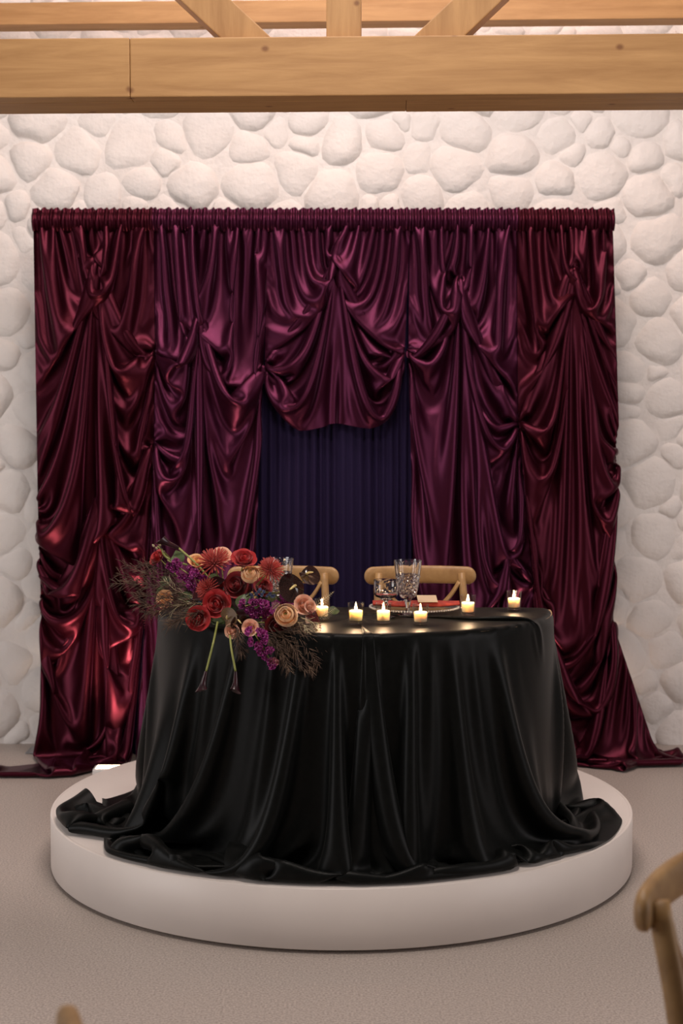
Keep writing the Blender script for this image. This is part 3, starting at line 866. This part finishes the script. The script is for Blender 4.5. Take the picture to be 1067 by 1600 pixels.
def petal_mesh(name, m, width, height, bulge, flare, rim=0.0, nu=7, nv=6):
    """one petal of a cup: width in radians on a unit cup, opening upwards"""
    V = []; F = []
    for i in range(nu + 1):
        u = -1 + 2 * i / nu
        for j in range(nv + 1):
            v = j / nv
            w_ = width * (math.sin(math.pi * min(1, .12 + v * .62)) ** .7)
            r_ = .16 + (1 - .16) * math.sin(v * math.pi / 2) ** .8 * (1 - bulge * v * v) + flare * max(0, v - .6) ** 2 * 4
            h = height * (v - rim * u * u * v * v * .5) - .12 * max(0, v - .72) * flare * 3
            a = u * w_
            V.append((r_ * math.cos(a), r_ * math.sin(a), h + .03 * math.sin(u * 4 + width * 9) * v))
    for i in range(nu):
        for j in range(nv): F.append((i * (nv + 1) + j, (i + 1) * (nv + 1) + j, (i + 1) * (nv + 1) + j + 1, i * (nv + 1) + j + 1))
    me = bpy.data.meshes.new(name); me.from_pydata(V, [], F); me.materials.append(m)
    me.polygons.foreach_set('use_smooth', [True] * len(me.polygons)); me.update()
    return me
_pm = {}
def petals(m, kind):
    k = (m.name, kind)
    if k not in _pm:
        if kind == 'rose': _pm[k] = [petal_mesh('petal', m, .95, 1.25, .25, .0), petal_mesh('petal', m, 1.0, 1.15, .12, .16, .3), petal_mesh('petal', m, 1.05, 1.0, .0, .42, .5)]
        else: _pm[k] = [petal_mesh('petal', m, .9, 1.35, .62, 0), petal_mesh('petal', m, 1.0, 1.25, .50, 0), petal_mesh('petal', m, 1.1, 1.1, .36, .05)]
    return _pm[k]
def orient(o, d, spin=0.0):
    q = Vector(d).normalized().to_track_quat('Z', 'Y').to_matrix().to_4x4()
    o.rotation_euler = (q @ Matrix.Rotation(spin, 4, 'Z')).to_euler()
def L(px, py, Y): return unproj(px, py, Y) - ARR
def stem_to(fl, pos, to=(0, 0, .03), r=.0022, m=m_stem, bow=.02):
    """stem from a bloom back to the heart of the arrangement, as a part of the bloom"""
    inv = (Matrix.Translation(pos) @ fl.rotation_euler.to_matrix().to_4x4() @ Matrix.Diagonal((*fl.scale, 1))).inverted()
    p0 = Vector(pos); p1 = Vector(to); mid = (p0 + p1) / 2 + Vector((0, 0, -bow))
    d = (fl.rotation_euler.to_matrix() @ Vector((0, 0, -1))) * .02
    pts = [inv @ p for p in bez([p0, p0 + d, mid, p1], 12)]
    V, F = tube(pts, r / fl.scale[0], 6); mesh_obj('stem', V, F, m, fl)
def bloom(kind, name, m, px, py, Y, dia, d, stem=True):
    pos = L(px, py, Y); r_ = (.88 if kind == 'rose' else 1.18) * dia / 2 * Y / FPX
    e = bpy.data.objects.new(name, None); e.empty_display_size = .01; link(e, arr); e.location = pos
    e.scale = (r_, r_, r_); orient(e, d, rnd.uniform(0, 6))
    pm = petals(m, kind)
    if kind == 'rose':
        lay = [(0, 3, .20, .22, .12), (0, 4, .36, .12, .0), (1, 5, .58, .0, -.05), (1, 5, .80, -.12, -.12), (2, 6, 1.0, -.25, -.3)]
    else:
        lay = [(0, 5, .30, .10, -.02), (0, 6, .46, .02, -.06), (1, 7, .62, -.1, -.1), (1, 7, .78, -.22, -.2), (2, 8, .92, -.36, -.28), (2, 8, 1.04, -.46, -.34)]
    a = 0
    for (mi, n, s, z, _) in lay:
        a += rnd.uniform(.3, .9)
        for k in range(n):
            p = shared('petal', pm[mi], e, (0, 0, z - .35), (rnd.uniform(-.07, .07), rnd.uniform(-.10, .07), a + 2 * math.pi * k / n + rnd.uniform(-.12, .12)), (s, s, s * .35 + .55 if kind == 'rose' else s * .5 + .42))
    if kind != 'rose':
        V, F = lathe([(0, .42), (.09, .40), (.14, .30), (.12, .0)], 12); mesh_obj('eye', V, F, m_core, e)
        V, F = lathe([(.10, .36), (.30, .34), (.50, .18), (.62, -.1), (.5, -.5), (.1, -.6)], 20); mesh_obj('heart', V, F, m, e)
    else:
        V, F = lathe([(0, .52), (.10, .50), (.19, .40), (.26, .2), (.45, .0), (.6, -.2), (.3, -.45), (.1, -.5)], 16)
        mesh_obj('heart', [(x * (1 + .15 * math.sin(3 * math.atan2(y, x) + z * 6)), y * (1 + .15 * math.sin(3 * math.atan2(y, x) + z * 6)), z) for x, y, z in V], F, m, e)
    if stem: stem_to(e, pos)
    return e
T0 = (0, -1, .35)
# dark red garden roses
for (px, py, Y, dia, d, m) in ((246, 871, 4.74, 26, (-.6, -.5, .6), m_red), (381, 874, 4.70, 37, (.1, -.6, .8), m_red), (371, 914, 4.60, 40, (-.4, -.9, .3), m_deep),
        (339, 943, 4.53, 42, (-.2, -1, .15), m_red), (310, 966, 4.52, 36, (-.2, -1, .1), m_red), (432, 976, 4.46, 36, (.1, -1, -.3), m_deep), (410, 918, 4.66, 30, (.3, -.8, .5), m_deep), (345, 925, 4.66, 36, (0, -.7, .6), m_deep)):
    bloom('rose', 'rose', m, px, py, Y, dia, d)
# peach ranunculus and pale roses
for (px, py, Y, dia, d) in ((391, 897, 4.55, 29, (.05, -.75, .65)), (447, 961, 4.42, 39, (-.05, -.92, .35))):
    bloom('ranunculus', 'ranunculus', m_peach, px, py, Y, dia, d)
for (px, py, Y, dia, d, m) in ((307, 877, 4.70, 26, (.2, -.6, .8), m_peach), (347, 868, 4.74, 28, (.2, -.7, .7), m_blush), (391, 981, 4.44, 25, (-.1, -1, .15), m_blush),
        (363, 986, 4.45, 23, (-.3, -1, -.1), m_blush), (474, 945, 4.50, 30, (.3, -.9, .3), m_blush), (258, 936, 4.62, 27, (-.4, -.9, .2), m_peach), (484, 948, 4.48, 20, (.5, -.8, .2), m_blush)):
    bloom('rose', 'spray_rose', m, px, py, Y, dia, d)
# spider chrysanthemums
def mum(px, py, Y, dia, d):
    pos = L(px, py, Y); r_ = dia / 2 * Y / FPX
    mb = MB()
    for k in range(120):
        t = (k + .5) / 120; el = math.acos(1 - 1.15 * t); az = k * 2.39996
        ln = .55 + .45 * math.sin(min(el, 1.5)) + rnd.uniform(-.06, .1)
        dr = Vector((math.sin(el) * math.cos(az), math.sin(el) * math.sin(az), math.cos(el)))
        dn = (dr + Vector((0, 0, .45 * (1 if t < .7 else -.1)))).normalized()
        p = [dr * .1, dr * ln * .45, dr * ln * .8 + Vector((0, 0, .03)), dr * ln * .95 + dn * .1]
        mb.add(tube(bez(p, 5), [.035, .036, .034, .035, .037, .016], 4, (1.2, .6)))
    o = mb.build('chrysanthemum', m_mum, arr, True, pos); o.scale = (r_, r_, r_); orient(o, d)
    stem_to(o, pos)
for a in ((335, 881, 4.58, 56, (-.25, -.45, .9)), (422, 891, 4.58, 42, (.5, -.7, .55)), (325, 921, 4.57, 38, (-.5, -.8, .35))): mum(*a)
# purple stock: spikes of ruffled florets
def floret_mesh(m, seed):
    r2 = random.Random(seed); mb = MB()
    for k in range(9):
        a = k * 2.4; el = .35 + .12 * k; V = []; F = []
        for i in range(5):
            for j in range(4):
                u = i / 4 * 2 - 1; v = j / 3
                V.append((u * .45 * (.3 + v), v * .75, .12 * math.sin(u * 5 + k) * v + .25 * v * v))
        for i in range(4):
            for j in range(3): F.append((i * 4 + j, (i + 1) * 4 + j, (i + 1) * 4 + j + 1, i * 4 + j + 1))
        mb.add((V, F), Matrix.Rotation(a, 4, 'Z') @ Matrix.Rotation(1.35 - el, 4, 'X') @ Matrix.Translation((0, .08, 0)))
    me = bpy.data.meshes.new('floret'); me.from_pydata([tuple(v) for v in mb.V], [], mb.F); me.materials.append(m)
    me.polygons.foreach_set('use_smooth', [True] * len(me.polygons)); return me
fm = {m.name: [floret_mesh(m, i) for i in range(2)] for m in (m_purple, m_mauve, m_blue)}
def spike(name, m, pts, Y0, Y1, n, spread, dia, tipm=None):
    path = [L(p[0], p[1], Y0 + (Y1 - Y0) * i / (len(pts) - 1)) for i, p in enumerate(pts)]
    c = bez(path, 20); V, F = tube(c, .0022, 6)
    o = mesh_obj(name, V, F, m_stem, arr)
    for k in range(n):
        t = (k + rnd.random()) / n; p = c[min(20, int(t * 20))]; a = rnd.uniform(0, 6.28)
        off = Vector((math.cos(a), -abs(math.sin(a)) * .8 - .1, math.sin(a))) * spread * Y0 / FPX * rnd.uniform(.4, 1) * (1 - .45 * t)
        mm = tipm if (tipm and t > .85) else m
        s = dia / 2 * Y0 / FPX * rnd.uniform(.8, 1.15) * (1 - .25 * t)
        f = shared('floret', fm[mm.name][k % 2], o, p + off, (0, 0, 0), (s, s, s)); orient(f, off + Vector((0, -.01, .004)), a)
spike('stock_stem', m_purple, [(318, 912), (295, 897), (262, 875)], 4.62, 4.68, 22, 15, 19)
spike('stock_stem', m_purple, [(425, 965), (400, 946), (378, 948)], 4.50, 4.48, 20, 15, 19)
spike('stock_stem', m_purple, [(398, 990), (412, 1014), (428, 1042)], 4.40, 4.39, 22, 15, 19, m_mauve)
spike('stock_stem', m_purple, [(430, 950), (445, 938), (452, 930)], 4.60, 4.6, 9, 12, 16)
spike('delphinium_stem', m_blue, [(335, 930), (350, 922), (362, 915)], 4.64, 4.63, 9, 8, 9)
spike('delphinium_stem', m_blue, [(380, 935), (402, 926), (432, 926)], 4.60, 4.6, 16, 9, 9)
spike('delphinium_stem', m_blue, [(290, 940), (300, 938), (312, 942)], 4.62, 4.6, 6, 6, 8)
# calla lilies
def calla(stem_px, Y, bloom_dir, ln, r_):
    path = [L(p[0], p[1], Y_) for p, Y_ in zip(stem_px, Y)]
    V, F = tube(bez(path, 20), .0034, 8); o = mesh_obj('calla_lily', V, F, m_stem, arr)
    tip = path[-1]; V = []; F = []; NU, NV = 18, 12
    for j in range(NV + 1):
        v = j / NV
        for i in range(NU + 1):
            a = -math.pi * .97 + 2 * math.pi * .97 * i / NU
            rr = r_ * (.30 + .35 * v + .75 * max(0, v - .6) ** 1.6 * 2)
            lip = (.5 + .5 * math.cos(a)) * max(0, v - .45) * ln * .55
            V.append((rr * math.cos(a) * (1 + .5 * max(0, v - .7)), rr * math.sin(a), v * ln * .8 + lip))
    for j in range(NV):
        for i in range(NU): F.append((j * (NU + 1) + i, j * (NU + 1) + i + 1, (j + 1) * (NU + 1) + i + 1, (j + 1) * (NU + 1) + i))
    s = mesh_obj('spathe', V, F, m_calla, o, True, tip); orient(s, bloom_dir, rnd.uniform(0, 6))
calla([(340, 972), (333, 1005), (322, 1049)], (4.50, 4.42, 4.40), (-.25, -.1, -1), .065, .016)
calla([(358, 972), (361, 1010), (368, 1049)], (4.50, 4.41, 4.39), (.0, -.1, -1), .065, .016)
calla([(335, 915), (310, 884), (279, 856)], (4.66, 4.66, 4.68), (-1, -.2, .45), .07, .017)
calla([(300, 885), (262, 872), (252, 858)], (4.70, 4.72, 4.72), (-.3, .1, .9), .02, .006)
# anthuriums: heart-shaped glossy spathe and finger-like spadix
def anthurium(px, py, Y, size, d, spin, m):
    pos = L(px, py, Y); s = size * Y / FPX; V = [(0, 0, 0)]; F = []; NA_, NR_ = 32, 5
    for k in range(1, NR_ + 1):
        q = k / NR_
        for i in range(NA_):
            a = 2 * math.pi * i / NA_
            r_ = .62 * (1 - math.sin(a)) * .55 + .34; x = r_ * math.cos(a) * 1.15; y = r_ * math.sin(a) + .15
            V.append((x * q, y * q, .16 * q * q * math.cos(2 * a) + .10 * q * q + .05 * math.sin(3 * a) * q))
    for i in range(NA_): F.append((0, 1 + i, 1 + (i + 1) % NA_))
    for k in range(NR_ - 1):
        for i in range(NA_):
            j = (i + 1) % NA_; F.append((1 + k * NA_ + i, 1 + k * NA_ + NA_ + i, 1 + k * NA_ + NA_ + j, 1 + k * NA_ + j))
    o = mesh_obj('anthurium', V, F, m, arr, True, pos); o.scale = (s, s, s); orient(o, d, spin)
    V, F = tube(bez([(0, .12, .02), (.05, .0, .22), (.12, -.25, .42)], 8), [.055, .075, .08, .08, .075, .07, .06, .05, .025], 8); mesh_obj('spadix', V, F, m_spadix, o)
    stem_to(o, pos)
anthurium(480, 899, 4.60, 24, (.3, -.55, .75), .6, m_anth)
anthurium(460, 917, 4.56, 29, (-.3, -.85, .3), -.8, m_anth)
anthurium(357, 966, 4.46, 19, (-.5, -.8, .1), 2.2, m_brownanth)
anthurium(372, 970, 4.45, 17, (.3, -.9, -.1), .4, m_anth)
# leaves
def leaf(px, py, Y, size, d, spin, m=m_leaf):
    pos = L(px, py, Y); s = size * Y / FPX; V = []; F = []
    for i in range(9):
        t = i / 8; w_ = .33 * math.sin(math.pi * t ** .8) + .01
        for k in (-1, -.5, 0, .5, 1): V.append((k * w_, t, .10 * abs(k) * w_ * 3 - .25 * t * t + .02 * math.sin(t * 14) * abs(k)))
    for i in range(8):
        for k in range(4): F.append((i * 5 + k, i * 5 + k + 1, (i + 1) * 5 + k + 1, (i + 1) * 5 + k))
    o = mesh_obj('leaf', V, F, m, arr, True, pos); o.scale = (s, s, s); orient(o, d, spin)
for a in ((283, 885, 4.66, 34, (-.2, -.8, .4), .5), (372, 950, 4.52, 26, (0, -1, .3), -.4), (345, 908, 4.68, 26, (.2, -.8, .4), 1.2), (268, 905, 4.68, 30, (-.5, -.8, .2), 2.0),
          (455, 935, 4.6, 24, (.2, -.9, .3), -1.2), (365, 935, 4.62, 24, (.4, -.8, .2), 2.6), (300, 930, 4.6, 26, (-.2, -.9, .3), 1.9), (250, 932, 4.64, 22, (-.4, -.8, .5), .2), (415, 945, 4.62, 26, (0, -.7, .7), .1),
          (512, 955, 4.5, 22, (.3, -.8, .5), -1.5), (385, 925, 4.66, 28, (0, -.7, .7), 3.1), (325, 950, 4.6, 28, (0, -.8, .5), 1.5)): leaf(*a)
m_wine = mat('leaf_wine', (.05, .008, .012), .45); noise_color(m_wine, (.035, .006, .009), (.09, .016, .02), 25, 3)
for k in range(26):
    leaf(rnd.uniform(275, 480), rnd.uniform(905, 972), rnd.uniform(4.60, 4.68), rnd.uniform(22, 34), (rnd.uniform(-.5, .5), -.8, rnd.uniform(0, .6)), rnd.uniform(0, 6.28), m_wine if k % 2 else m_leaf)
# smoky grass plumes: a stalk with many hair-fine side blades
def plume(pts, Ys, n, ln, m=m_twig, r=.0009, droop=.25, fork=.55):
    path = bez([L(p[0], p[1], y) for p, y in zip(pts, Ys)], 24); mb = MB()
    mb.add(tube(path, [r * 1.5 * (1 - .6 * i / 24) for i in range(25)], 5))
    for k in range(n):
        t = .15 + .85 * (k + rnd.random()) / n; i = min(23, int(t * 24)); p = path[i]; tg = (path[i + 1] - path[i]).normalized()
        rv = Vector((rnd.uniform(-1, 1), rnd.uniform(-1, 1), rnd.uniform(-1, 1))); rv = (rv - tg * rv.dot(tg)).normalized()
        l_ = ln * rnd.uniform(.5, 1.1) * (1.15 - .5 * t)
        d = (tg * (1 - fork * .5) + rv * fork).normalized()
        q = p + d * l_ * .5 + rv * l_ * .05; e = p + d * l_ + Vector((0, 0, -droop * l_ * rnd.random())) + rv * l_ * .06
        mb.add(tube([p, q, e], [r * .8, r * .7, r * .25], 4))
        if rnd.random() < .6:
            d2 = (d + Vector((rnd.uniform(-.6, .6), rnd.uniform(-.6, .6), rnd.uniform(-.6, .6)))).normalized()
            mb.add(tube([q, q + d2 * l_ * .4], [r * .6, r * .25], 4))
    return mb.build('grass_plume', m, arr)
for pts, Ys in ((((325, 930), (250, 905), (192, 880)), (4.62, 4.66, 4.7)), (((325, 938), (245, 915), (172, 912)), (4.6, 4.62, 4.66)), (((330, 940), (270, 935), (205, 930)), (4.58, 4.58, 4.58)),
                (((330, 945), (275, 950), (225, 958)), (4.56, 4.54, 4.52)), (((325, 935), (265, 895), (215, 880)), (4.64, 4.7, 4.75)), (((330, 950), (295, 962), (262, 978)), (4.54, 4.50, 4.48)), (((328, 930), (262, 922), (182, 895)), (4.62, 4.66, 4.7)), (((328, 942), (262, 946), (212, 945)), (4.58, 4.56, 4.55))):
    plume(pts, Ys, 70, .062, r=.0013)
for pts, Ys in ((((425, 975), (455, 1010), (478, 1052)), (4.46, 4.40, 4.38)), (((430, 975), (470, 1000), (498, 1040)), (4.46, 4.41, 4.39)), (((430, 972), (470, 985), (503, 1012)), (4.46, 4.42, 4.41)),
                (((420, 978), (440, 1015), (452, 1050)), (4.45, 4.40, 4.38)), (((410, 978), (425, 1005), (440, 1030)), (4.45, 4.41, 4.39)), (((425, 978), (462, 1015), (490, 1052)), (4.45, 4.40, 4.37)), (((370, 975), (372, 1000), (378, 1020)), (4.45, 4.42, 4.41)), (((435, 968), (480, 990), (495, 1026)), (4.46, 4.42, 4.41))):
    plume(pts, Ys, 66, .052, r=.0013, droop=.1)
for pts, Ys in ((((325, 935), (280, 925), (255, 905)), (4.6, 4.6, 4.6)), (((328, 942), (285, 945), (262, 960)), (4.56, 4.54, 4.54))):
    plume(pts, Ys, 14, .05, m_straw)
plume(((460, 970), (478, 980), (482, 1002)), (4.44, 4.42, 4.41), 14, .03, m_straw, r=.0014); plume(((470, 965), (490, 975), (494, 1000)), (4.46, 4.44, 4.43), 14, .03, m_straw, r=.0014)
# striped fern tips
def fern(p0, p1, Y, n=15):
    a = L(*p0, Y); b = L(*p1, Y - .01); mb = MB(); mb.add(tube([a, (a + b) / 2, b], [.0012, .001, .0006], 5))
    ax = (b - a).normalized(); sd_ = ax.cross(Vector((0, 1, 0))).normalized()
    for k in range(n):
        t = (k + 1) / (n + 1); p = a + (b - a) * t; l_ = .013 * math.sin(math.pi * (.25 + .75 * t)) + .002
        for s in (-1, 1):
            e = p + (sd_ * s + ax * .5) * l_; mb.add(tube([p, (p + e) / 2, e], [.0008, .0013, .0003], 4, (1.3, .4)))
    return mb.build('fern_tip', m_straw, arr)
fern((480, 958), (522, 924), 4.50); fern((500, 966), (524, 950), 4.50, 10); fern((425, 952), (436, 942), 4.44, 6)
# trailing amaranth
for pts in (((492, 955), (500, 980), (503, 1022)), ((485, 955), (494, 985), (497, 1005)), ((250, 940), (230, 955), (225, 985)), ((262, 945), (240, 960), (234, 982))):
    c = bez([L(p[0], p[1], 4.47 if pts[0][0] > 400 else 4.55) for p in pts], 16); mb = MB()
    for k in range(90):
        t = rnd.random(); p = c[int(t * 16)]; a = rnd.uniform(0, 6.28); l_ = .007 * (1.2 - t)
        mb.add(tube([p, p + Vector((math.cos(a) * l_, -abs(math.sin(a)) * l_ - .001, -l_ * .8))], [.0018, .0008], 4))
    mb.build('amaranth', m_amar, arr)
# bud stem, top corner
V, F = tube(bez([L(282, 890, 4.70), L(262, 868, 4.70), L(246, 853, 4.70)], 10), .0022, 6); o = mesh_obj('bud_stem', V, F, m_stem, arr)
for k, (px, py) in enumerate(((240, 853), (245, 857), (250, 852), (256, 862))):
    V, F = lathe([(0, -.5), (.4, -.3), (.5, .1), (.25, .6), (0, .75)], 10); b = mesh_obj('bud', V, F, m_straw, o, True, L(px, py, 4.70)); b.scale = (.008, .008, .010); b.rotation_euler = (.3 * k, -.6, 0)
# low tray holding the stems
V, F = lathe([(0, 0), (.075, 0), (.085, .004), (.09, .035), (.086, .035), (.08, .008), (0, .007)], 28); mesh_obj('tray', V, F, mat('tray_black', (.012, .012, .012), .4), arr)
# ---------------------------------------------------------------- uplights on the floor
m_case = mat('uplight_case', (.62, .60, .58), .45)
m_lens = mat('uplight_lens', (1, .9, .8), .4); b_ = nodes(m_lens)[2]; b_.inputs['Emission Color'].default_value = (1, .66, .42, 1); b_.inputs['Emission Strength'].default_value = 9
def uplight(x, y, aim, power, color, label, blend=.8, size=85):
    root = empty('floor_uplight', (x, y, 0)); tag(root, label, 'lamp', 'small floor uplights')
    bm = bmesh.new(); box_bm(bm, (-.075, -.045, 0), (.075, .045, .055), .008); bm_obj('case', bm, m_case, root)
    bm = bmesh.new(); box_bm(bm, (-.062, -.034, .050), (.062, .034, .058), .003); bm_obj('lens', bm, m_lens, root)
    l = bpy.data.lights.new('uplight_beam', 'SPOT'); l.energy = power; l.color = color; l.spot_size = R(size); l.spot_blend = blend; l.shadow_soft_size = .10
    o = bpy.data.objects.new('uplight_beam', l); COL.objects.link(o); o.location = (x, y, .075)
    o.rotation_euler = (Vector(aim) - o.location).to_track_quat('-Z', 'Y').to_euler()
    return root
q = unprojz(172, 1207, .03)
uplight(q.x, q.y, (-1.00, 6.86, .75), 65, (1.0, .62, .46), 'small white floor uplight glowing between podium and burgundy curtain')
uplight(-1.30, 7.06, (-1.75, 7.24, 1.9), 4, (1.0, .80, .68), 'white floor uplight tucked between the stones and the burgundy curtain beside the flowers', size=120)
uplight(1.22, 7.06, (1.62, 7.24, 1.9), 5, (1.0, .72, .58), 'white floor uplight tucked between the stones and the flared burgundy curtain', size=120)
uplight(.80, 6.62, (.78, 6.90, 1.1), 26, (1.0, .62, .48), 'white floor uplight hidden behind the podium below the plum curtain')
